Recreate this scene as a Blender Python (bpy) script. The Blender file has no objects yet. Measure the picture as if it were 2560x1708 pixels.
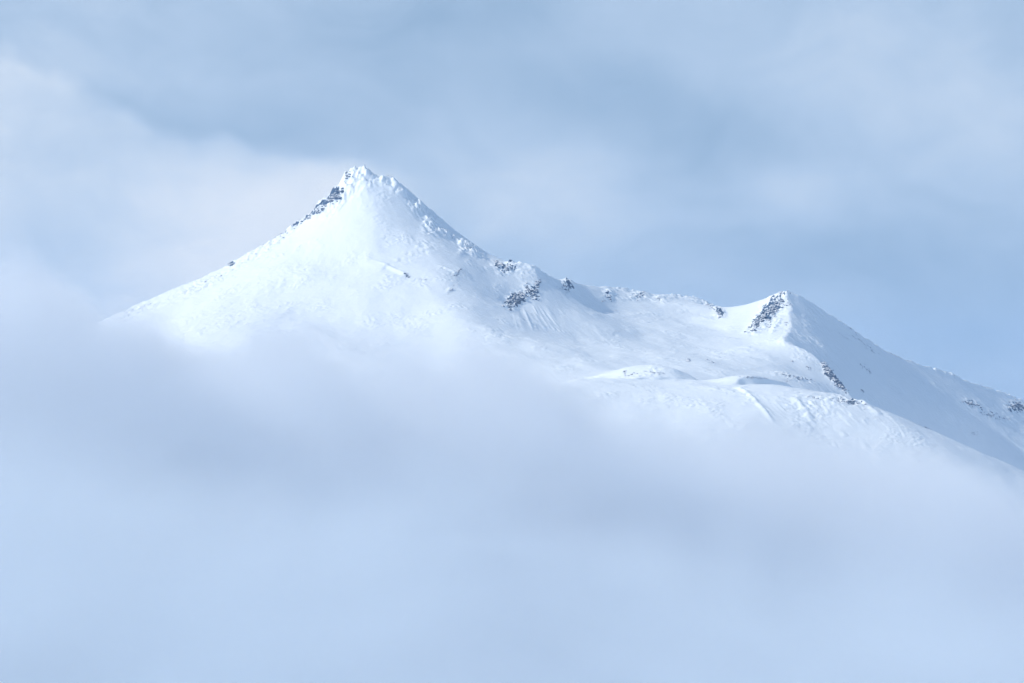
import bpy, math, random
import numpy as np
from mathutils import Vector

R = math.radians
sc = bpy.context.scene
C = sc.collection

# ------------------------------------------------------------------ camera
FPX, HX, HY, HORIZON = 9600.0, 1280.0, 854.0, 1100.0      # focal length and centre in photograph pixels
PITCH = math.atan((HORIZON - HY) / FPX)
cd = bpy.data.cameras.new("camera")
cd.lens = 135.0; cd.sensor_width = 36.0; cd.clip_start = 1.0; cd.clip_end = 60000.0
cam = bpy.data.objects.new("camera", cd); C.objects.link(cam)
cam.location = (0, 0, 0); cam.rotation_euler = (R(90) + PITCH, 0, 0)
sc.camera = cam

# ------------------------------------------------------------------ render settings
sc.view_settings.view_transform = 'Standard'; sc.view_settings.look = 'None'
sc.view_settings.exposure = 0.05; sc.view_settings.gamma = 1.0
sc.cycles.use_denoising = True
sc.cycles.denoiser = 'OPENIMAGEDENOISE'
sc.cycles.max_bounces = 16; sc.cycles.diffuse_bounces = 3; sc.cycles.volume_bounces = 8
sc.cycles.volume_step_rate = 1.0; sc.cycles.volume_max_steps = 256
sc.cycles.use_adaptive_sampling = True; sc.cycles.adaptive_threshold = .02; sc.cycles.adaptive_min_samples = 16

# ------------------------------------------------------------------ node helper
class NT:
    def __init__(s, tree): s.t = tree; s.t.nodes.clear()
    def n(s, kind, **kw):
        nd = s.t.nodes.new(kind)
        for k, v in kw.items(): setattr(nd, k, v)
        return nd
    def put(s, sock, v):
        if isinstance(v, bpy.types.NodeSocket): s.t.links.new(v, sock)
        else: sock.default_value = v
    def m(s, op, a, b=None, c=None, clamp=False):
        nd = s.n('ShaderNodeMath', operation=op, use_clamp=clamp)
        for i, v in enumerate((a, b, c)):
            if v is not None: s.put(nd.inputs[i], v)
        return nd.outputs[0]
    def v(s, op, a, b=None, out=0):
        nd = s.n('ShaderNodeVectorMath', operation=op)
        s.put(nd.inputs[0], a)
        if b is not None: s.put(nd.inputs[1], b)
        return nd.outputs[out]
    def noise(s, vec, scale, detail=3, rough=.5, dist=0.0, out=0):
        nd = s.n('ShaderNodeTexNoise', noise_dimensions='3D')
        s.put(nd.inputs['Vector'], vec); nd.inputs['Scale'].default_value = scale
        nd.inputs['Detail'].default_value = detail; nd.inputs['Roughness'].default_value = rough
        nd.inputs['Distortion'].default_value = dist
        return nd.outputs[out]
    def rng(s, v, a, b, c=0.0, d=1.0, smooth=True):
        nd = s.n('ShaderNodeMapRange', interpolation_type='SMOOTHSTEP' if smooth else 'LINEAR')
        s.put(nd.inputs[0], v)
        for i, q in enumerate((a, b, c, d)): s.put(nd.inputs[i + 1], q)
        return nd.outputs[0]
    def mix(s, f, a, b):
        nd = s.n('ShaderNodeMix', data_type='RGBA')
        s.put(nd.inputs['Factor'], f); s.put(nd.inputs[6], a); s.put(nd.inputs[7], b)
        return nd.outputs[2]

def lin(r, g, b):
    f = lambda c: (c / 255 / 12.92) if c / 255 <= .04045 else ((c / 255 + .055) / 1.055) ** 2.4
    return (f(r), f(g), f(b), 1.0)

# ------------------------------------------------------------------ sun and sky
SUN_EL, SUN_AZ = R(34), math.atan2(-0.24, -.97)            # azimuth of the sun in the x-y plane, from +x
to_sun = Vector((math.cos(SUN_EL) * math.cos(SUN_AZ), math.cos(SUN_EL) * math.sin(SUN_AZ), math.sin(SUN_EL)))
sd = bpy.data.lights.new("sun", 'SUN'); sd.energy = 3.2; sd.angle = R(0.6); sd.color = (1.0, .93, .83)
sun = bpy.data.objects.new("sun", sd); C.objects.link(sun)
sun.rotation_euler = (-to_sun).to_track_quat('-Z', 'Y').to_euler()

w = bpy.data.worlds.new("World"); sc.world = w; w.use_nodes = True
def build_world():
    t = NT(w.node_tree)
    gen = t.n('ShaderNodeTexCoord').outputs['Generated']
    sky = t.n('ShaderNodeTexSky', sky_type='NISHITA', sun_disc=False)
    sky.sun_elevation = SUN_EL; sky.sun_rotation = math.pi / 2 - SUN_AZ
    skyc = t.v('SCALE', sky.outputs[0]); skyc.node.inputs['Scale'].default_value = 0.13
    # soft cloud masses, laid out by direction in the sky (tangent coordinates: x/|y|, z/|y|)
    warp = t.v('SCALE', t.v('SUBTRACT', t.noise(gen, 14, 3, .55, out=1), (.5, .5, .5)))
    warp.node.inputs['Scale'].default_value = .035
    d = t.v('ADD', gen, warp)
    sx = t.n('ShaderNodeSeparateXYZ'); t.put(sx.inputs[0], d)
    ay = t.m('MAXIMUM', t.m('ABSOLUTE', sx.outputs[1]), .05)
    u = t.m('DIVIDE', sx.outputs[0], ay); v = t.m('DIVIDE', sx.outputs[2], ay)
    cmb = t.n('ShaderNodeCombineXYZ'); t.put(cmb.inputs[0], u); t.put(cmb.inputs[1], v)
    uv = cmb.outputs[0]
    tot = None
    for (px, py, rx, ry, amp) in BLOBS:
        q = t.v('MULTIPLY', t.v('SUBTRACT', uv, ((px - HX) / FPX, (HORIZON - py) / FPX, 0)), (FPX / rx, FPX / ry, 0))
        e = t.m('MULTIPLY', t.m('POWER', 2.718, t.m('MULTIPLY', t.v('DOT_PRODUCT', q, q, out=1), -1.0)), amp)
        tot = e if tot is None else t.m('ADD', tot, e)
    # cloud bank to the left of the peak with a soft slanting upper edge
    fine = t.noise(gen, 42, 4, .5)
    line = t.m('ADD', t.m('MULTIPLY', u, -0.30), (HORIZON - 505) / FPX)
    line = t.m('ADD', line, t.m('MULTIPLY', t.m('SUBTRACT', fine, .5), .022))
    bank = t.rng(t.m('SUBTRACT', line, v), 0.0, .0075)
    bank = t.m('MULTIPLY', bank, t.rng(u, -.015, -.06))
    bank = t.m('MULTIPLY', bank, t.m('MULTIPLY_ADD', fine, .30, .16))
    br = t.noise(gen, 9, 5, .56, .4)
    wis = t.noise(t.v('MULTIPLY', d, (1, 1, 1.9)), 26, 6, .6, .6)
    tot = t.m('ADD', t.m('ADD', tot, bank), t.m('ADD', t.m('MULTIPLY', t.m('SUBTRACT', br, .5), .62), t.m('MULTIPLY', t.m('SUBTRACT', wis, .5), .50)))
    tot = t.m('ADD', tot, .42)
    ramp = t.n('ShaderNodeValToRGB'); t.put(ramp.inputs[0], tot)
    cr = ramp.color_ramp
    cr.elements[0].position = 0.0; cr.elements[0].color = lin(137, 166, 197)
    cr.elements[1].position = 1.0; cr.elements[1].color = lin(226, 233, 243)
    for p, c in ((.25, (155, 181, 210)), (.5, (175, 197, 223)), (.75, (200, 215, 234))):
        e = cr.elements.new(p); e.color = lin(*c)
    sz = t.n('ShaderNodeSeparateXYZ'); t.put(sz.inputs[0], gen)
    cover = t.rng(sz.outputs[2], .10, .45, .95, .30)         # the cloud thins out overhead, where the blue sky shows
    col = t.mix(cover, skyc, ramp.outputs[0])
    bg = t.n('ShaderNodeBackground'); t.put(bg.inputs[0], col); bg.inputs[1].default_value = SKY_GAIN
    out = t.n('ShaderNodeOutputWorld'); t.t.links.new(bg.outputs[0], out.inputs[0])
# (px, py, radius x, radius y, amount): where the lighter and darker cloud masses hang
BLOBS = [(330, 120, 420, 170, .16), (1130, 130, 260, 160, -.12), (250, 255, 190, 45, -.18), (560, 330, 260, 50, -.17),
         (1400, 420, 260, 150, .29), (1330, 570, 240, 130, .16), (1990, 505, 190, 95, .27), (2280, 200, 380, 190, .24),
         (1750, 320, 260, 120, -.26), (2200, 640, 420, 130, -.18), (1480, 220, 260, 90, -.22), (2500, 820, 260, 220, -.10),
         (640, 540, 260, 150, .26), (450, 690, 260, 120, .20), (60, 760, 200, 160, -.14), (840, 480, 220, 90, .26),
         (1700, 640, 260, 70, .04), (1150, 20, 400, 70, -.14), (2540, 60, 120, 120, -.12), (1600, 60, 300, 120, .08)]
SKY_GAIN = 1.02
build_world()

# ------------------------------------------------------------------ geometry helpers
def at(px, py, Y):
    a = FPX * math.cos(PITCH) - (HY - py) * math.sin(PITCH)
    t = Y / a
    return ((px - HX) * t, Y, t * (FPX * math.sin(PITCH) + (HY - py) * math.cos(PITCH)))
def project(x, y, z):
    f = y * math.cos(PITCH) + z * math.sin(PITCH)
    u = -y * math.sin(PITCH) + z * math.cos(PITCH)
    return HX + FPX * x / f, HY - FPX * u / f

rs = np.random.RandomState(7)
_P = rs.permutation(4096).astype(np.int32)
_A = rs.rand(4096).astype(np.float32) * 2 * np.pi
_G = np.stack([np.cos(_A), np.sin(_A)], 1)
def perlin(x, y, seed=0):
    xi = np.floor(x).astype(np.int32); yi = np.floor(y).astype(np.int32)
    fx = (x - xi).astype(np.float32); fy = (y - yi).astype(np.float32)
    def g(ix, iy, dx, dy):
        h = _P[(_P[(ix + seed * 131) & 4095] + iy) & 4095]
        gg = _G[h]; return gg[..., 0] * dx + gg[..., 1] * dy
    sx = fx * fx * fx * (fx * (fx * 6 - 15) + 10); sy = fy * fy * fy * (fy * (fy * 6 - 15) + 10)
    a = g(xi, yi, fx, fy); b = g(xi + 1, yi, fx - 1, fy)
    c = g(xi, yi + 1, fx, fy - 1); d = g(xi + 1, yi + 1, fx - 1, fy - 1)
    return (a + (b - a) * sx + ((c + (d - c) * sx) - (a + (b - a) * sx)) * sy) * 1.4
def fbm(x, y, o, gain=.5, seed=0):
    r = 0; a = 1.0
    for i in range(o):
        r = r + a * perlin(x * 2.03 ** i, y * 2.03 ** i, seed + i); a *= gain
    return r
def ridged(x, y, o, gain=.5, seed=0):
    r = 0; a = 1.0
    for i in range(o):
        r = r + a * (1 - 2 * np.abs(perlin(x * 2.1 ** i, y * 2.1 ** i, seed + i))); a *= gain
    return r
def sstep(a, b, x):
    t = np.clip((x - a) / (b - a), 0, 1); return t * t * (3 - 2 * t)

# ------------------------------------------------------------------ the massif as ridge, rib and foot lines: (px, py, distance)
LEFT = [(905, 416, 6200), (878, 424, 6200), (858, 440, 6200), (838, 470, 6199), (812, 500, 6196), (770, 540, 6188), (720, 575, 6176), (650, 617, 6155), (575, 660, 6132),
        (500, 695, 6108), (420, 728, 6082), (330, 768, 6052), (250, 803, 6024), (150, 860, 5990), (0, 930, 5940), (-300, 1040, 5850), (-560, 1100, 5780)]
TOP = [(905, 416, 6200), (925, 424, 6198), (937, 442, 6195), (950, 446, 6193), (962, 440, 6192), (975, 442, 6190), (985, 452, 6188)]
CREST = [(985, 452, 6188), (1005, 470, 6186), (1015, 488, 6184), (1035, 508, 6182), (1062, 528, 6180), (1080, 558, 6178), (1098, 578, 6175), (1125, 590, 6172), (1160, 607, 6168),
         (1190, 634, 6162), (1215, 647, 6158), (1245, 658, 6155), (1262, 665, 6152), (1280, 659, 6152), (1305, 657, 6150), (1325, 664, 6150)]
SIL = [(985, 452, 6188), (1003, 462, 6215), (1030, 484, 6250), (1062, 513, 6280), (1110, 553, 6300), (1170, 604, 6290), (1230, 644, 6280), (1254, 662, 6270), (1290, 705, 6300), (1340, 770, 6380)]
KSPUR = [(1325, 664, 6150), (1343, 690, 6135), (1336, 705, 6115), (1318, 724, 6085), (1292, 746, 6050), (1262, 768, 6005)]
BACK = [(1325, 664, 6150), (1355, 680, 6170), (1388, 697, 6210), (1430, 704, 6290), (1470, 714, 6370), (1540, 721, 6450), (1600, 730, 6500), (1640, 738, 6540), (1720, 741, 6580),
        (1760, 752, 6590), (1800, 778, 6570), (1824, 791, 6550), (1850, 787, 6510), (1880, 771, 6470), (1900, 756, 6445), (1930, 740, 6400), (1965, 731, 6360)]
PSPUR = [(1965, 731, 6360), (1975, 765, 6320), (1979, 800, 6270), (1975, 825, 6220), (1957, 852, 6125), (1975, 861, 6112), (2003, 870, 6105), (2036, 888, 6095), (2050, 906, 6085), (2076, 936, 6065),
         (2096, 958, 6050), (2125, 985, 6030), (2160, 1040, 5990)]
PRIGHT = [(1965, 731, 6360), (2000, 738, 6375), (2040, 764, 6400), (2090, 799, 6430), (2160, 846, 6480), (2230, 886, 6530), (2300, 912, 6585), (2380, 936, 6650), (2450, 964, 6710), (2560, 1001, 6800),
          (2700, 1050, 6900)]
FEDGE = [(1150, 990, 5080), (1250, 970, 5140), (1380, 955, 5200), (1480, 952, 5230), (1560, 956, 5240), (1650, 957, 5250), (1760, 960, 5250), (1840, 962, 5240), (1960, 964, 5230), (2050, 969, 5230), (2110, 978, 5232),
         (2200, 1010, 5240), (2300, 1058, 5250), (2400, 1098, 5262), (2480, 1124, 5275), (2530, 1145, 5280), (2600, 1190, 5290), (2800, 1300, 5310), (3100, 1420, 5340)]
SPINE = [(905, 416, 6200), (925, 520, 6135), (955, 620, 6055), (990, 720, 5950), (1030, 820, 5830), (1060, 900, 5700), (1080, 980, 5540)]
RIBL = [(650, 617, 6155), (640, 720, 6000), (620, 820, 5830), (600, 920, 5650), (580, 1000, 5520)]
RIBM = [(812, 500, 6196), (800, 600, 6100), (800, 720, 5965), (810, 830, 5810), (830, 930, 5640), (850, 1010, 5490)]
RIBFAR = [(330, 768, 6052), (380, 850, 5890), (400, 950, 5690), (380, 1040, 5530)]
RIBR = [(1125, 590, 6172), (1128, 632, 6080), (1130, 680, 6005), (1140, 770, 5880), (1160, 860, 5730), (1190, 930, 5570), (1210, 990, 5420)]
BFLOOR = [(1330, 850, 5760), (1420, 862, 5900), (1520, 862, 6000), (1620, 868, 6060), (1720, 884, 6050), (1800, 902, 6000)]
BWALL = [(1480, 785, 6200), (1560, 795, 6290), (1650, 800, 6340), (1740, 815, 6350), (1830, 852, 6200), (1890, 885, 6050)]
BFRONT = [(1260, 905, 5600), (1400, 915, 5640), (1550, 922, 5680), (1700, 930, 5720), (1850, 934, 5780), (1980, 944, 5860), (2060, 962, 5900)]
KFOOT = [(1431, 773, 6100), (1400, 800, 6030), (1350, 838, 5900), (1290, 872, 5740)]
PFOOT = [(2130, 1030, 6010), (2220, 1110, 6080), (2320, 1180, 6130), (2450, 1260, 6200), (2600, 1340, 6280), (2900, 1450, 6350)]
GULLY = [(2090, 1000, 5600), (2200, 1120, 5650), (2320, 1230, 5700), (2450, 1320, 5750), (2600, 1400, 5800)]
PMID = [(2060, 860, 6240), (2150, 930, 6280), (2250, 985, 6350), (2380, 1040, 6430), (2520, 1090, 6550), (2650, 1130, 6680)]
FEDGE_IN = [(1400, 950, 5330), (1600, 950, 5380), (1850, 957, 5360), (2040, 966, 5340)]
FMID = [(1050, 1060, 4980), (1200, 1050, 5040), (1400, 1050, 5100), (1600, 1056, 5125), (1800, 1052, 5130), (1900, 1056, 5132), (1960, 1068, 5140), (2080, 1095, 5165), (2180, 1110, 5162),
        (2260, 1135, 5130), (2350, 1160, 5110), (2450, 1200, 5120), (2600, 1280, 5150), (2900, 1420, 5200)]
FRIB = [(1838, 964, 5240), (1870, 995, 5190), (1905, 1035, 5135), (1935, 1080, 5080), (1960, 1150, 4990)]
FLOW = [(900, 1280, 4850), (1200, 1290, 4880), (1500, 1290, 4900), (1960, 1280, 4920), (2150, 1290, 4950), (2400, 1340, 4950), (2700, 1450, 4950), (3100, 1600, 4950)]
FOOTL = [(-700, 1150, 5750), (-300, 1130, 5600), (100, 1120, 5400), (500, 1120, 5250), (850, 1150, 5100)]
CREASES = [LEFT, TOP, CREST, SIL, KSPUR, BACK, PSPUR, PRIGHT]
LINES = CREASES + [FEDGE, FEDGE_IN, SPINE, RIBL, RIBM, RIBFAR, RIBR, BFLOOR, BWALL, BFRONT, KFOOT, PFOOT, GULLY, PMID, FMID, FLOW, FOOTL]
X0, X1, Y0, Y1 = -1150.0, 1150.0, 4600.0, 7100.0

def sample(line, step=2.5):
    P = np.array([at(*p) for p in line]); out = []
    for a, b in zip(P[:-1], P[1:]):
        n = max(2, int(np.linalg.norm(b - a) / step))
        out.append(a + (b - a) * np.linspace(0, 1, n, endpoint=False)[:, None])
    out.append(P[-1:]); return np.concatenate(out)
SAMP = [sample(l) for l in LINES]
ALL = np.concatenate(SAMP)

def cubic_matrix(xf, x0, h, n):
    t = np.clip((xf - x0) / h, 0, n - 1.0001); i = t.astype(int); f = t - i
    M = np.zeros((len(xf), n), np.float32)
    W = [-.5 * f ** 3 + f ** 2 - .5 * f, 1.5 * f ** 3 - 2.5 * f ** 2 + 1, -1.5 * f ** 3 + 2 * f ** 2 + .5 * f, .5 * f ** 3 - .5 * f ** 2]
    for k, wk in zip((-1, 0, 1, 2), W):
        np.add.at(M, (np.arange(len(xf)), np.clip(i + k, 0, n - 1)), wk)
    return M
def gauss_matrix(n, s):
    d = np.arange(n)[:, None] - np.arange(n)[None]
    M = np.exp(-.5 * (d / s) ** 2); return (M / M.sum(1, keepdims=True)).astype(np.float32)

def solve():
    Z = None
    for h in (40, 20, 10, 5):
        nx = int((X1 - X0) / h) + 1; ny = int((Y1 - Y0) / h) + 1
        if Z is None: Z = np.full((ny, nx), 0.0)
        else:
            xs = X0 + np.arange(nx) * h; ys = Y0 + np.arange(ny) * h
            Z = cubic_matrix(ys, Y0, ph, Z.shape[0]) @ Z @ cubic_matrix(xs, X0, ph, Z.shape[1]).T
        S = np.zeros((ny, nx)); N = np.zeros((ny, nx))
        ix = np.rint((ALL[:, 0] - X0) / h).astype(int); iy = np.rint((ALL[:, 1] - Y0) / h).astype(int)
        ok = (ix >= 0) & (ix < nx) & (iy >= 0) & (iy < ny)
        np.add.at(S, (iy[ok], ix[ok]), ALL[ok, 2]); np.add.at(N, (iy[ok], ix[ok]), 1)
        fix = N > 0; val = np.where(fix, S / np.maximum(N, 1), 0)
        fix[0, :] = True; val[0, :] = -640                      # outer foot of the massif
        fix[-1, :] = True; val[-1, :] = -640
        for _ in range({40: 600, 20: 500, 10: 400, 5: 300}[h]):
            Z[fix] = val[fix]
            Q = np.pad(Z, 1, mode='edge')
            Z = .25 * (Q[:-2, 1:-1] + Q[2:, 1:-1] + Q[1:-1, :-2] + Q[1:-1, 2:])
        Z[fix] = val[fix]; ph = h
    return Z, h
Zc, hc = solve()
nyc, nxc = Zc.shape
xs = X0 + np.arange(nxc) * hc; ys = Y0 + np.arange(nyc) * hc
CP = np.concatenate([s[::2] for s in SAMP[:len(CREASES)]])
D = np.full(Zc.shape, 1e9, np.float32)
GX, GY = np.meshgrid(xs, ys)
for i in range(0, len(CP), 1):
    D = np.minimum(D, (GX - CP[i, 0]) ** 2 + (GY - CP[i, 1]) ** 2)
D = np.sqrt(D)
Zb = gauss_matrix(nyc, 30 / hc) @ Zc @ gauss_matrix(nxc, 30 / hc).T
Zs = gauss_matrix(nyc, 9 / hc) @ Zc @ gauss_matrix(nxc, 9 / hc).T
Zt = gauss_matrix(nyc, 2.6 / hc) @ Zc @ gauss_matrix(nxc, 2.6 / hc).T
wb = sstep(30, 100, D); ws = sstep(12, 50, D)
Zc = (Zt * (1 - ws) + Zs * ws) * (1 - wb) + Zb * wb

DX, DY = 1.6, 2.0
xf = np.arange(X0, X1 + .1, DX); yf = np.arange(Y0, Y1 + .1, DY)
MX = cubic_matrix(xf, X0, hc, nxc); MY = cubic_matrix(yf, Y0, hc, nyc)
Z = (MY @ Zc @ MX.T).astype(np.float32)
DC = MY @ D.astype(np.float32) @ MX.T
X, Y = np.meshgrid(xf.astype(np.float32), yf.astype(np.float32))
PX, PY = project(X, Y, Z)

def height_at(x, y, Zg):
    i = np.clip((x - X0) / DX, 0, len(xf) - 2); j = np.clip((y - Y0) / DY, 0, len(yf) - 2)
    a = i.astype(int) if hasattr(i, 'astype') else int(i); b = j.astype(int) if hasattr(j, 'astype') else int(j)
    fx, fy = i - a, j - b
    return (Zg[b, a] * (1 - fx) + Zg[b, a + 1] * fx) * (1 - fy) + (Zg[b + 1, a] * (1 - fx) + Zg[b + 1, a + 1] * fx) * fy
YR = np.arange(Y0 + 2, Y1 - 2, 1.0)
def hit(px, py, Zg=None):
    """first point of the ground seen along the line of sight"""
    Zg = Z if Zg is None else Zg
    a = FPX * math.cos(PITCH) - (HY - py) * math.sin(PITCH)
    t = YR / a; x = (px - HX) * t; z = t * (FPX * math.sin(PITCH) + (HY - py) * math.cos(PITCH))
    g = height_at(x, YR, Zg) - z
    k = np.argmax(g > 0)
    if not (g > 0).any(): k = np.argmax(g)
    return float(x[k]), float(YR[k]), float(z[k])

def patch(px, py, rx, ry, ang=0, depth=90):
    """a soft patch of ground, round about what is seen at a place"""
    h = hit(px, py)
    c, s = math.cos(R(ang)), math.sin(R(ang))
    dx, dy = PX - px, PY - py
    u = (dx * c + dy * s) / rx; v = (-dx * s + dy * c) / ry
    return np.exp(-(u * u + v * v) ** 1.5) * sstep(depth, depth * .6, np.abs(Y - h[1]))

# rough, rime-plastered ground: (px, py, rx, ry, angle down to the right, strength, rock share)
ROUGH = [(900, 436, 44, 24, 0, 1.6, .06), (868, 455, 50, 26, -55, 1.6, .12), (834, 494, 18, 11, -50, 1.2, 1.15), (838, 492, 50, 26, -50, 1.5, .15), (800, 520, 45, 14, -38, 1.0, .5), (750, 552, 55, 10, -35, .8, .45),
         (905, 470, 60, 14, -25, .35, .0), (885, 490, 60, 12, -25, .3, .1), (968, 452, 26, 12, 10, 1.2, .05), (1000, 478, 22, 12, 30, 1.35, .1), (1045, 520, 30, 14, 35, 1.35, .1),
         (1080, 562, 26, 20, 55, 1.35, .1), (1112, 588, 34, 8, 15, 1.35, .0), (1175, 622, 40, 12, 30, 1.35, .15), (1160, 625, 20, 10, -45, .6, .2), (1050, 525, 26, 12, -20, .5, .1),
         (1070, 620, 55, 22, -15, .18, 0), (1020, 650, 50, 18, -15, .16, 0), (1250, 668, 22, 10, 25, 1.0, .6), (1275, 668, 30, 14, -30, .9, .4), (1340, 672, 30, 8, 25, .5, .2), (1420, 712, 18, 12, 30, .9, .7),
         (1522, 735, 12, 16, 60, .7, .4), (1600, 740, 36, 12, -10, .6, .3), (1650, 750, 20, 10, 30, .5, .3), (1735, 748, 30, 8, 20, .5, .2), (1775, 765, 34, 10, 35, .8, .4), (1800, 782, 16, 12, 40, .9, .9),
         (1925, 775, 60, 20, -52, 1.0, .8), (1900, 805, 42, 18, -45, .9, .8), (1965, 735, 20, 8, 0, .6, .5), (1940, 812, 24, 8, -60, .5, .4), (2030, 800, 30, 40, 40, .22, .05),
         (2020, 850, 50, 14, 30, .15, .0), (2075, 935, 40, 12, 55, 1.0, 1.0), (2100, 962, 22, 8, 40, .9, 1.0), (1900, 950, 60, 6, 5, .5, .7), (1985, 948, 70, 8, 12, .5, .6), (2160, 860, 60, 10, 35, .25, .4),
         (1570, 936, 50, 10, -5, .5, .6), (1640, 935, 60, 10, 10, .35, .4), (1820, 974, 80, 9, 12, .22, .1), (1880, 996, 60, 12, 45, .25, .05), (2060, 1002, 60, 10, 12, .4, .3), (2120, 1005, 60, 8, 15, .7, .7),
         (2020, 1020, 70, 40, 20, .3, .0), (2190, 1010, 60, 22, 35, .35, .05), (500, 716, 120, 16, -24, .34, .5), (330, 782, 90, 16, -22, .36, .5), (578, 661, 16, 5, -25, .7, 1.0),
         (640, 636, 120, 12, -32, .42, .3), (700, 700, 160, 40, -15, .12, .0), (560, 800, 200, 40, -10, .12, .1), (1290, 752, 36, 18, -40, .9, 1.0), (1330, 728, 24, 14, 40, .7, .8), (1250, 840, 50, 18, 20, .2, .0), (2310, 900, 60, 8, 22, .35, .3),
         (2270, 886, 25, 8, 35, .5, .5), (1560, 723, 60, 6, 6, .55, .1), (1690, 742, 70, 6, 0, .5, .1), (2150, 840, 90, 6, 34, .4, .2), (2350, 926, 120, 6, 19, .4, .2), (2500, 980, 80, 6, 20, .4, .2),
         (2545, 1020, 40, 16, 10, .5, .8), (2430, 1012, 30, 10, 15, .4, .6), (2480, 1040, 60, 14, 15, .3, .4)]
rough = np.zeros_like(Z); rock = np.zeros_like(Z)
for (px, py, rx, ry, ang, s, k) in ROUGH:
    m = patch(px, py, rx, ry, ang)
    rough = np.maximum(rough, m * s); rock = np.maximum(rock, m * k)

crest = np.exp(-(DC / 14.0) ** 2)
detail = 6 * fbm(X / 190, Y / 190, 3, .45, 3) * sstep(20, 120, DC)
detail += .8 * fbm(X / 46, Y / 46, 3, .5, 11) * (1 - .5 * crest)
# wind-carved snow: short ripples laid along the wind
wx = X * .97 + Y * .25; wy = -X * .25 + Y * .97
sas = fbm(wx / 26, wy / 7.5, 3, .55, 31)
sasm = sstep(-.3, .5, fbm(X / 120, Y / 120, 3, .5, 41))
detail += .42 * sas * sasm + .14 * fbm(X / 6, Y / 6, 2, .6, 51)
rg = ridged(X / 21 + .4 * perlin(X / 9, Y / 9, 77), Y / 17, 4, .55, 61)
blk = perlin(X / 8.5, Y / 8.5, 71); blk = np.round(blk * 3) / 3 * .6 + blk * .4
detail += rough * (4.6 * (rg - .6) + 3.2 * blk + 1.6 * perlin(X / 3.6, Y / 4.4, 73) + 1.3 * ridged(X / 7.5, Y / 6.5, 2, .5, 75))
detail += .9 * sstep(.0, .6, fbm(X / 60, Y / 60, 3, .5, 101)) * ridged(wx / 9, wy / 5, 3, .55, 111)
detail += crest * .7 * perlin(X / 4.5, Y / 4.5, 83)
detail += crest * 1.8 * perlin(X / 11, Y / 11, 81) * (.3 + 1.6 * rough)
Z = Z + detail

# ------------------------------------------------------------------ low features: drifts, wind tails, ribs and hollows
def bump(px0, py0, px1, py1, wdt, hgt, taper=True, skew=0.0):
    global Z
    a = np.array(hit(px0, py0)); b = np.array(hit(px1, py1)); d = (b - a)[:2]; L = np.linalg.norm(d) + 1e-6; d = d / L
    s = ((X - a[0]) * d[0] + (Y - a[1]) * d[1]) / L; q = -(X - a[0]) * d[1] + (Y - a[1]) * d[0]
    e = np.exp(-(q / wdt) ** 2) if not skew else np.where(q * skew > 0, np.exp(-(q / wdt) ** 2), np.exp(-(q / (wdt * .3)) ** 2))
    k = (sstep(-.05, .9, s) if taper else sstep(-.3, .1, s)) * sstep(1.06, .98 if taper else .8, s)
    Z = Z + (hgt * e * k).astype(np.float32)
def ledge(p0, p1, hgt, back, run=7):
    """a low scarp facing down the slope, with a bank of snow behind its lip"""
    global Z
    a, b = np.array(at(*p0)), np.array(at(*p1)); d = (b - a)[:2]; L = np.linalg.norm(d); d = d / L
    s = ((X - a[0]) * d[0] + (Y - a[1]) * d[1]) / L
    q = -(X - a[0]) * d[1] + (Y - a[1]) * d[0] + 5 * perlin(X / 22, Y / 22, 121)
    e = sstep(-run, run * .3, q) * (1 - sstep(8, back, q))
    Z = Z + (hgt * e * sstep(-.02, .22, s) * sstep(1.04, .75, s)).astype(np.float32)
def dome(px, py, Yd, rx, ry, hgt, p=1.6, ang=0):
    global Z
    c = at(px, py, Yd); ca, sa = math.cos(R(ang)), math.sin(R(ang))
    u = ((X - c[0]) * ca + (Y - c[1]) * sa) / rx; v = (-(X - c[0]) * sa + (Y - c[1]) * ca) / ry
    Z = Z + (hgt * np.exp(-(u * u + v * v) ** p)).astype(np.float32)
dome(1625, 930, 5470, 66, 40, 23, 1.5)                           # round mound on the floor of the bowl
dome(1490, 945, 5440, 16, 20, 3, 1.2)
dome(1895, 935, 5600, 24, 26, 8, 1.2, 10)                        # drift with a sharp lee side
ledge((1815, 955, 5305), (2085, 965, 5460), 12, 70)
ledge((1900, 945, 5540), (2060, 955, 5640), 6, 50)
ledge((1570, 940, 5400), (1730, 940, 5440), 3, 30, 4)
bump(925, 650, 1012, 688, 3.2, 4.5)
bump(1085, 660, 1140, 684, 3, 3)
bump(1112, 738, 1128, 722, 3, 2)
bump(880, 640, 960, 670, 10, 2)
bump(1850, 972, 1935, 1060, 3.5, 2.6, False)
bump(1990, 1000, 2030, 1050, 5, 2.5, False)
bump(2160, 1005, 2200, 1040, 5, 2.0, False)
bump(2088, 1066, 2114, 1092, 4.5, 1.3)
bump(2150, 1098, 2170, 1122, 3.5, .9)
rr = random.Random(5)
for k in range(26):                                              # slide runnels under the knoll
    x0 = 1280 + 95 * rr.random(); y0 = 768 + 24 * rr.random(); L = 16 + 34 * rr.random(); sl = .25 + .55 * (x0 - 1280) / 95
    bump(x0, y0, x0 + L * sl, y0 + L, 1.6 + rr.random(), .25 + .5 * rr.random(), False)
for k in range(90):                                              # wind scoops and slides on the shoulder
    x0 = 1900 + 330 * rr.random(); y0 = 985 + (x0 - 1900) * .10 + 48 * rr.random(); L = 6 + 20 * rr.random() ** 2
    bump(x0, y0, x0 + L * 1.1, y0 + L * (.8 + .5 * rr.random()), 1.0 + 1.2 * rr.random() ** 2, .2 + .6 * rr.random(), False)

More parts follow.
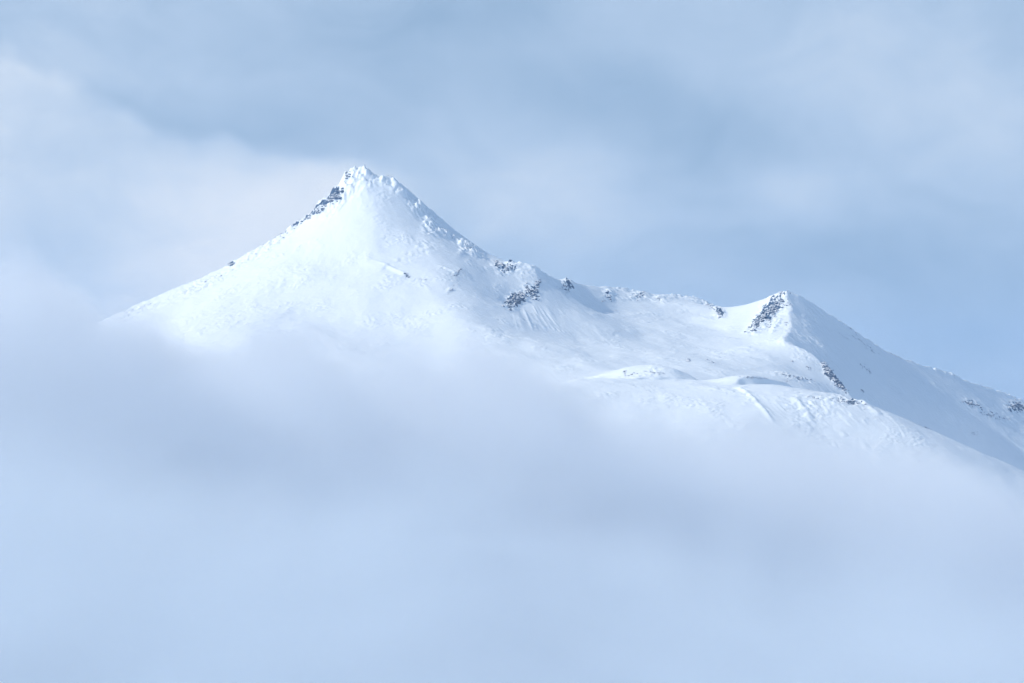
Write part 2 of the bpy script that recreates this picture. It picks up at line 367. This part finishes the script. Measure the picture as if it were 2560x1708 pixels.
# surface normals, rock showing only where the ground is too steep to hold snow
gy, gx = np.gradient(Z, DY, DX)
slope = np.sqrt(gx * gx + gy * gy)
rn = perlin(X / 7, Y / 7, 91) * .6 + perlin(X / 3.1, Y / 3.1, 92) * .5
rockv = sstep(.0, .22, rock * .9 - .62 + .5 * (np.clip(slope, 0, 2) - .75) + .75 * rn) * sstep(.05, .25, rock)

# ------------------------------------------------------------------ materials
def snow_material(name, tint=(.835, .905, .955)):
    m = bpy.data.materials.new(name); m.use_nodes = True; t = NT(m.node_tree)
    oc = t.n('ShaderNodeTexCoord').outputs['Object']
    at_ = t.n('ShaderNodeAttribute', attribute_name='rock').outputs['Fac']
    n1 = t.noise(oc, .55, 4, .6); n2 = t.noise(oc, .05, 3, .5)
    edge = t.rng(t.m('ADD', at_, t.m('MULTIPLY', t.m('SUBTRACT', n1, .5), .7)), .42, .58)
    snow = t.mix(n2, (tint[0] - .03, tint[1] - .02, tint[2] - .01, 1), (*tint, 1))
    rk = t.mix(n1, (.02, .055, .12, 1), (.08, .14, .24, 1))
    b = t.n('ShaderNodeBsdfPrincipled')
    t.put(b.inputs['Base Color'], t.mix(edge, snow, rk)); b.inputs['Roughness'].default_value = .75
    b.inputs['Specular IOR Level'].default_value = .2
    bp = t.n('ShaderNodeBump'); bp.inputs['Strength'].default_value = .12; bp.inputs['Distance'].default_value = .5
    t.put(bp.inputs['Height'], t.noise(t.v('MULTIPLY', oc, (.16, .5, .5)), 1.0, 3, .6)); t.t.links.new(bp.outputs[0], b.inputs['Normal'])
    o = t.n('ShaderNodeOutputMaterial'); t.t.links.new(b.outputs[0], o.inputs[0]); return m
M_SNOW = snow_material("snow")

def rock_material():
    m = bpy.data.materials.new("snowy_rock"); m.use_nodes = True; t = NT(m.node_tree)
    oc = t.n('ShaderNodeTexCoord').outputs['Object']
    g = t.n('ShaderNodeNewGeometry'); sp = t.n('ShaderNodeSeparateXYZ'); t.put(sp.inputs[0], g.outputs['Normal'])
    n1 = t.noise(oc, .35, 4, .6); n2 = t.noise(oc, 1.2, 3, .6)
    # snow lies on ledges and is plastered by the wind on the side that faces left
    hold = t.m('ADD', sp.outputs[2], t.m('MULTIPLY', sp.outputs[0], -.25))
    s = t.rng(t.m('ADD', hold, t.m('MULTIPLY', t.m('SUBTRACT', n1, .5), 1.3)), .44, .56)
    rk = t.mix(n2, (.02, .055, .12, 1), (.08, .14, .24, 1))
    b = t.n('ShaderNodeBsdfPrincipled'); t.put(b.inputs['Base Color'], t.mix(s, rk, (.86, .89, .92, 1)))
    b.inputs['Roughness'].default_value = .8; b.inputs['Specular IOR Level'].default_value = .2
    o = t.n('ShaderNodeOutputMaterial'); t.t.links.new(b.outputs[0], o.inputs[0]); return m
M_ROCK = rock_material()

# ------------------------------------------------------------------ terrain meshes
def tag(o, label=None, cat=None, kind=None, group=None):
    for k, v in (('label', label), ('category', cat), ('kind', kind), ('group', group)):
        if v: o[k] = v
    return o
ny, nx = Z.shape
NRM = np.stack([-gx, -gy, np.ones_like(gx)], -1); NRM /= np.linalg.norm(NRM, axis=-1, keepdims=True)
CX = (X[:-1, :-1] + DX / 2); CY = (Y[:-1, :-1] + DY / 2)
def line_x(pts, y):                                              # plan line given as (x, y), x as a function of y
    p = sorted(pts, key=lambda q: q[1]); return np.interp(y, [q[1] for q in p], [q[0] for q in p])
fe = np.array([at(*p)[:2] for p in FEDGE])
fy_ = np.interp(CX, fe[:, 0], fe[:, 1]) + 22
a1 = line_x([(-11, 7000), (-11, 5965), (-60, 5800), (-90, 5600), (-110, 5200)], CY)
a2 = line_x([(372, 7000), (372, 6540), (360, 6300), (330, 6000), (300, 5700), (290, 5200)], CY)
reg = np.where((CY < fy_) & (CX > -150), 3, np.where(CX < a1, 0, np.where(CX < a2, 1, 2)))
def terrain(name, r, label, cat):
    J, I = np.nonzero(reg == r)
    a = J * nx + I
    q = np.stack([a, a + 1, a + nx + 1, a + nx], 1)
    used, inv = np.unique(q, return_inverse=True); inv = inv.reshape(-1)
    V = np.stack([X.ravel()[used], Y.ravel()[used], Z.ravel()[used]], 1).astype(np.float32)
    me = bpy.data.meshes.new(name)
    me.vertices.add(len(V)); me.vertices.foreach_set('co', V.ravel())
    me.loops.add(len(inv)); me.loops.foreach_set('vertex_index', inv.astype(np.int32))
    me.polygons.add(len(q)); me.polygons.foreach_set('loop_start', np.arange(0, len(inv), 4, dtype=np.int32))
    me.polygons.foreach_set('use_smooth', np.ones(len(q), bool))
    me.update(calc_edges=True)
    at_ = me.attributes.new('rock', 'FLOAT', 'POINT'); at_.data.foreach_set('value', rockv.ravel()[used].astype(np.float32))
    nr = NRM.reshape(-1, 3)[used].astype(np.float32)
    me.normals_split_custom_set_from_vertices(nr)
    me.materials.append(M_SNOW)
    o = bpy.data.objects.new(name, me); C.objects.link(o)
    return tag(o, label, cat, 'structure')
terrain("mountain", 0, "tallest snow-covered peak with a rime-crusted rocky summit and long left shoulder", "mountain")
terrain("mountain", 1, "snowy crater bowl with rocky knoll and fluted back ridge between the two peaks", "mountain ridge")
terrain("mountain", 2, "lower snow-covered peak with rocky left flank and long shaded right slope", "mountain")
terrain("hill", 3, "wind-scoured snow shoulder with flat brink in front of the lower peak", "snow hill")

# the valley floor reaching to the horizon, under the mist
def ground():
    n = 48; ext = 15000.0
    me = bpy.data.meshes.new("ground")
    g = np.linspace(-1, 1, n); g = np.sign(g) * np.abs(g) ** 1.6
    gx_, gy_ = np.meshgrid(g * ext, 3000 + g * ext); gz = -600 + 14 * fbm(gx_ / 1500, gy_ / 1500, 3)
    V = np.stack([gx_, gy_, gz], -1).reshape(-1, 3).tolist()
    F = [(j * n + i, j * n + i + 1, (j + 1) * n + i + 1, (j + 1) * n + i) for j in range(n - 1) for i in range(n - 1)]
    me.from_pydata(V, [], F); me.polygons.foreach_set('use_smooth', [True] * len(F)); me.materials.append(M_SNOW)
    o = bpy.data.objects.new("ground", me); C.objects.link(o)
    tag(o, "snow-covered valley floor under the mist", "ground", 'structure')
ground()
# ------------------------------------------------------------------ rocks standing out of the snow
rk = random.Random(11)
def stone(V, F, c, sz, stretch):
    """one angular block: a sphere of points cut back by random planes"""
    planes = [(Vector((rk.gauss(0, 1), rk.gauss(0, 1), rk.gauss(0, 1))).normalized(), rk.uniform(.5, .85)) for _ in range(9)]
    yaw = rk.gauss(.5, .7); cy, sy = math.cos(yaw), math.sin(yaw)
    base = len(V); nl, nm = 7, 12
    for a in range(nl + 1):
        th = math.pi * a / nl
        for b in range(nm):
            ph = 2 * math.pi * (b + .5 * (a % 2)) / nm
            p = Vector((math.sin(th) * math.cos(ph), math.sin(th) * math.sin(ph), math.cos(th))); r = 1.0
            for nrm, dd in planes:
                k = p.dot(nrm)
                if k > .05: r = min(r, dd / k)
            p = p * r * (1 + rk.uniform(-.06, .06)); x, y = p.x * stretch, p.y
            V.append((c[0] + sz * (x * cy - y * sy), c[1] + sz * (x * sy + y * cy), c[2] + .8 * sz * p.z))
    for a in range(nl):
        for b in range(nm):
            F.append((base + a * nm + b, base + (a + 1) * nm + b, base + (a + 1) * nm + (b + 1) % nm, base + a * nm + (b + 1) % nm))
def outcrop(px, py, rx, ry, ang, n, s0, s1, label, name="rock_outcrop", cat="rock outcrop"):
    ca, sa = math.cos(R(ang)), math.sin(R(ang)); org = hit(px, py); st = []
    for k in range(int(n * 1.45)):
        for _ in range(8):
            u, v = rk.gauss(0, .64), rk.gauss(0, .64)
            h = hit(px + u * rx * ca - v * ry * sa, py + u * rx * sa + v * ry * ca)
            if abs(h[1] - org[1]) < 110: break
        else: continue
        sz = .84 * (s0 + (s1 - s0) * rk.random() ** 2)
        st.append((h[0] - org[0], h[1] - org[1], float(height_at(h[0], h[1], Z)) - org[2] - sz * .15, sz))
    root = list(range(len(st)))                                  # blocks that touch are one body
    def find(i):
        while root[i] != i: i = root[i]
        return i
    for i in range(len(st)):
        for j in range(i):
            if math.dist(st[i][:3], st[j][:3]) < .95 * (st[i][3] + st[j][3]): root[find(i)] = find(j)
    bodies = {}
    for i in range(len(st)): bodies.setdefault(find(i), []).append(st[i])
    bodies = sorted(bodies.values(), key=lambda b: -sum(q[3] ** 2 for q in b))
    def build(body, nm):
        V, F = [], []
        for q in body: stone(V, F, q[:3], q[3], rk.uniform(1.1, 1.9))
        me = bpy.data.meshes.new(nm); me.from_pydata(V, [], F); me.materials.append(M_ROCK)
        o = bpy.data.objects.new(nm, me); C.objects.link(o); return o
    if len(bodies) == 1: o = build(bodies[0], name)
    else:
        o = bpy.data.objects.new(name, None); C.objects.link(o)
        for b in bodies: build(b, "crag" if len(b) > 3 else "stone").parent = o
    o.location = org
    tag(o, label, cat, None, "rocks standing out of the snow")
for a in [
    (836, 494, 14, 9, -50, 34, 1.5, 4.5, "dark bare crag on the left edge just below the tallest summit"),
    (869, 436, 6, 9, 30, 9, 1.2, 2.6, "small dark slabs high on the rime-crusted top of the tallest peak"),
    (775, 541, 44, 4, -38, 30, 1.0, 2.8, "string of broken rocks along the left skyline below the dark crag"),
    (806, 524, 10, 4, -30, 9, 1.2, 3.0, "short dark rock step between the bare crag and the skyline rocks"),
    (578, 661, 9, 3, -25, 12, 1.0, 2.6, "lone dark rock far down the long left skyline"),
    (700, 586, 16, 3, -36, 8, .8, 1.8, "few small stones on the left skyline halfway down to the lone rock"),
    (486, 700, 30, 3, -23, 10, .7, 1.6, "specks of rock on the left skyline just beyond the lone dark rock"),
    (345, 770, 34, 5, -22, 16, .7, 1.6, "specks of rock near the far left end of the skyline, above the mist"),
    (655, 616, 12, 3, -32, 6, .8, 1.7, "small rocks on the left skyline next above the lone dark rock"),
    (1017, 690, 6, 6, 0, 12, 1.2, 3.2, "bare rock at the lower end of the longest wind drift on the main face"),
    (1143, 684, 4, 9, 0, 10, 1.0, 2.6, "rock ending the second wind drift, right of the longest drift"),
    (1127, 724, 9, 3, -50, 8, .9, 1.8, "small sloping stones just below the second wind drift"),
    (1057, 700, 7, 4, 20, 6, .8, 1.6, "tiny stones right of the rock that ends the longest wind drift"),
    (1170, 620, 14, 6, 40, 8, .8, 2.0, "rime-covered knob on the sunlit crest of the tallest peak"),
    (1248, 661, 14, 5, 20, 18, 1.2, 3.2, "dark rocks at the notch where the long crest meets the knoll"),
    (1272, 672, 18, 8, -35, 18, 1.0, 2.6, "snow-plastered rocks on the left side of the knoll"),
    (1343, 710, 5, 8, 20, 16, 1.5, 4.2, "single dark block on the shadow edge of the knoll"),
    (1328, 733, 18, 9, 50, 30, 1.2, 3.6, "broken rocks in the knoll's shadow above the runnels"),
    (1290, 748, 26, 10, -38, 56, 1.2, 4.2, "largest dark rock band at the foot of the knoll's rib"),
    (1258, 764, 10, 4, -35, 8, 1.0, 2.4, "low rocks trailing left from the largest rock band"),
    (1412, 722, 13, 7, 35, 24, 1.0, 3.0, "speckled crag on the back ridge beside the knoll's shadow"),
    (1524, 744, 5, 7, -20, 12, 1.0, 2.8, "small crag under the first rib of the back ridge"),
    (1508, 753, 5, 3, 0, 6, 1.0, 2.2, "pair of stones low on the wall below the first rib"),
    (1604, 736, 15, 5, -35, 18, 1.0, 2.6, "rocky flute in the middle of the back ridge"),
    (1645, 748, 6, 5, 20, 8, 1.0, 2.2, "small dark knob right of the rocky flute"),
    (1780, 770, 26, 4, 36, 22, 1.0, 2.6, "row of rocks on the right-hand end of the back ridge"),
    (1802, 790, 4, 6, 0, 10, 1.2, 3.0, "dark rock at the lowest saddle beside the lower peak"),
    (1940, 765, 30, 11, -52, 60, 1.2, 3.4, "upper rocks of the crag on the left flank of the lower peak"),
    (1895, 803, 32, 9, -46, 60, 1.2, 3.4, "lower rocks of the crag on the left flank of the lower peak"),
    (1925, 812, 12, 4, -65, 14, 1.0, 2.6, "narrow rock rib right of the lower peak's crag"),
    (1968, 763, 9, 3, -5, 9, 1.0, 2.2, "two dark rocks just below the top of the lower peak"),
    (1966, 808, 3, 6, 30, 5, .9, 1.8, "small stone on the bright slope beside the lower peak's sharp edge"),
    (1721, 902, 4, 5, 40, 9, 1.2, 2.8, "dark rock on the bowl floor, end of a small spur above the mound"),
    (1782, 906, 15, 3, 12, 16, .9, 2.2, "line of stones on the bowl floor right of the small spur"),
    (1562, 932, 4, 4, 0, 8, 1.0, 2.4, "little dark tower on the front of the round mound"),
    (1575, 939, 26, 3, -12, 18, .7, 1.8, "stones strewn under the little tower on the round mound"),
    (1640, 933, 20, 2.5, 6, 14, .7, 1.7, "low ledge of rocks across the middle of the round mound"),
    (1980, 905, 5, 3, -35, 6, .9, 2.0, "lone pointed stone on the sunny slope below the lower peak's edge"),
    (2022, 921, 13, 3, 25, 10, .9, 2.0, "scattered stones left of the dark rib of the lower peak"),
    (2066, 922, 22, 7, 57, 44, 1.2, 4.2, "upper part of the dark rock rib between sunlit and shaded snow"),
    (2086, 948, 14, 6, 50, 22, 1.0, 3.2, "lower part of the dark rock rib above the shoulder's brink"),
    (2104, 970, 18, 4, 38, 26, .9, 2.8, "rocks where the dark rib runs out onto the snow shoulder"),
    (1895, 945, 44, 2.5, 3, 22, .7, 1.7, "thin line of stones behind the flat brink of the shoulder"),
    (2000, 944, 46, 3, 12, 28, .7, 2.0, "stones along the lip above the shaded hollow behind the brink"),
    (1966, 952, 9, 5, 0, 14, .7, 1.8, "rocky notch in the middle of the shaded hollow behind the brink"),
    (2165, 922, 14, 5, 38, 18, .8, 1.9, "cluster of small rocks alone on the upper shaded slope"),
    (2115, 842, 30, 5, 22, 16, .6, 1.5, "faint scatter of stones high on the shaded slope"),
    (2240, 888, 14, 3, 35, 14, .9, 2.2, "rocks on the step in the right skyline"),
    (2275, 897, 12, 4, 20, 12, .9, 2.0, "small rocks just under the right skyline, below the step"),
    (2430, 1011, 13, 4, 15, 18, 1.2, 3.0, "dark patch of rocks on the right shaded slope"),
    (2545, 1018, 18, 9, 25, 30, 1.2, 4.2, "darkest rocks at the right border of the picture"),
    (2475, 1038, 22, 5, 15, 18, .9, 2.2, "sparse rocks below the dark patch on the right slope"),
    (2515, 1047, 16, 3, 10, 10, .9, 2.0, "last low rocks near the right border, under the darkest ones"),
    (2435, 1082, 14, 3, 5, 9, .8, 1.8, "faint rocks low on the shaded slope close to the shoulder"),
    (2120, 1006, 34, 3.5, 12, 46, .7, 2.0, "dark broken band across the front of the snow shoulder"),
    (2040, 996, 22, 2, 14, 20, .6, 1.5, "thin band of stones left of the broken band on the shoulder"),
    (2312, 1068, 16, 3, 25, 14, .7, 1.7, "few stones near the right edge of the shoulder's brink"),
]: outcrop(*a)
outcrop(2154, 977, 3, 2, 10, 4, 1.6, 3.0, "lone dark boulder on smooth shaded snow right of the rock rib", "boulder", "boulder")
outcrop(2355, 946, 2, 1.5, 10, 3, .9, 1.6, "small single boulder high on the right shaded slope", "boulder", "boulder")

# ------------------------------------------------------------------ mist and haze
def box(name, lo, hi, mat):
    me = bpy.data.meshes.new(name)
    V = [(x, y, z) for x in (lo[0], hi[0]) for y in (lo[1], hi[1]) for z in (lo[2], hi[2])]
    F = [(0, 1, 3, 2), (4, 6, 7, 5), (0, 4, 5, 1), (2, 3, 7, 6), (0, 2, 6, 4), (1, 5, 7, 3)]
    me.from_pydata(V, [], F); me.materials.append(mat)
    o = bpy.data.objects.new(name, me); C.objects.link(o); return o

MISTY = 4700.0
def mist_curve(t, val, pts, lo, hi):
    """piecewise smooth function of val; pts are (photo px, photo py) seen at the distance of the mist"""
    fc = t.n('ShaderNodeFloatCurve'); mp = fc.mapping; cv = mp.curves[0]
    x0, x1 = at(lo[0], HORIZON, MISTY)[0], at(hi[0], HORIZON, MISTY)[0]
    q = [((at(px, py, MISTY)[0] - x0) / (x1 - x0), (at(px, py, MISTY)[2] + 300) / 600) for px, py in pts]
    while len(cv.points) < len(q): cv.points.new(.5, .5)
    for p, (a, b) in zip(cv.points, q): p.location = (a, b)
    mp.update()
    t.put(fc.inputs['Value'], t.rng(val, x0, x1, smooth=False))
    return t.m('MULTIPLY_ADD', fc.outputs[0], 600.0, -300.0)
MIST_TOP = [(-900, 800), (-400, 740), (0, 705), (120, 700), (195, 715), (240, 775), (290, 825), (400, 868), (560, 885), (700, 890), (850, 868), (1000, 862), (1150, 895), (1280, 948),
            (1400, 1000), (1500, 1050), (1650, 1085), (1800, 1095), (1950, 1125), (2100, 1170), (2250, 1210), (2400, 1245), (2560, 1285), (3000, 1420), (3600, 1470)]
MIST_DENSITY = .008
def mist(y0, y1, tops, density, seed, label, soft=(-26.0, 46.0), veil_=.03, lumps=(.36, .64, .65, 1.35), scale=1 / 240, tint=(.905, .945, .985)):
    m = bpy.data.materials.new("mist"); m.use_nodes = True; t = NT(m.node_tree)
    oc = t.n('ShaderNodeTexCoord').outputs['Object']
    sp = t.n('ShaderNodeSeparateXYZ'); t.put(sp.inputs[0], oc)
    nc = t.v('ADD', t.v('MULTIPLY', oc, (1, .16, 1)), (seed * 431.0, 0, 0))   # rolls of cloud drawn out with the wind
    top = mist_curve(t, sp.outputs[0], tops, tops[0], tops[-1])
    rag = t.m('MULTIPLY', t.m('SUBTRACT', t.noise(nc, 1 / 150, 6, .62, .3), .5), 230.0)
    dep = t.m('ADD', t.m('SUBTRACT', top, sp.outputs[2]), rag)
    body = t.rng(dep, *soft)
    veil = t.m('MULTIPLY', t.rng(dep, -130.0, -10.0), veil_)
    thin = t.m('MULTIPLY', t.rng(sp.outputs[1], y0 + 20, y0 + 260), t.rng(sp.outputs[1], y1 - 20, y1 - 200))   # thins towards its front and back
    lump = t.rng(t.noise(t.v('MULTIPLY', nc, (.75, 1, 1.25)), scale, 5, .62, .4), *lumps)
    dens = t.m('MULTIPLY', t.m('MULTIPLY', t.m('MULTIPLY', t.m('ADD', body, veil), lump), thin), density)
    vs = t.n('ShaderNodeVolumePrincipled'); t.put(vs.inputs['Density'], dens)
    vs.inputs['Color'].default_value = (*tint, 1); vs.inputs['Anisotropy'].default_value = .0
    o = t.n('ShaderNodeOutputMaterial'); t.t.links.new(vs.outputs[0], o.inputs['Volume'])
    m.cycles.volume_step_rate = .6; m.cycles.volume_sampling = 'DISTANCE'
    tag(box("mist", (-1700, y0, -640), (1700, y1, 290), m), label, "mist", 'stuff')
mist(3880, 5020, MIST_TOP, .0055, 0, "pale bank of mist drowning the foot of the mountain")
MIST_VEIL = [(-900, 760), (-400, 720), (0, 680), (150, 670), (300, 715), (450, 730), (650, 700), (850, 705), (1050, 760), (1250, 840), (1400, 910), (1600, 1030), (1900, 1100), (2200, 1170), (2560, 1250), (3000, 1400), (3600, 1450)]
mist(3700, 4500, MIST_VEIL, .0034, 8, "thin torn veil of mist drifting across the face of the tallest peak", (-60.0, 60.0), .0, (.43, .63, .0, 2.0), 1 / 80)
MIST_FRONT = [(-900, 880), (-400, 900), (0, 925), (120, 925), (230, 945), (300, 985), (400, 1030), (520, 1065), (650, 1090), (800, 1120), (1000, 1150), (1300, 1195), (1700, 1250), (2200, 1320), (2700, 1380), (3600, 1420)]
mist(2700, 3700, MIST_FRONT, .0011, 3, "nearer, lower roll of thin mist across the lower left", (-25.0, 90.0), .0, tint=(.86, .93, .985))

def haze():
    m = bpy.data.materials.new("haze"); m.use_nodes = True; t = NT(m.node_tree)
    vs = t.n('ShaderNodeVolumePrincipled'); vs.inputs['Density'].default_value = 2.8e-5
    vs.inputs['Color'].default_value = (.45, .68, 1, 1)
    o = t.n('ShaderNodeOutputMaterial'); t.t.links.new(vs.outputs[0], o.inputs['Volume'])
    tag(box("haze", (-15100, -12100, -645), (15100, 18100, 520), m), "thin blue air between the viewer and the peaks", "haze", 'stuff')
haze()
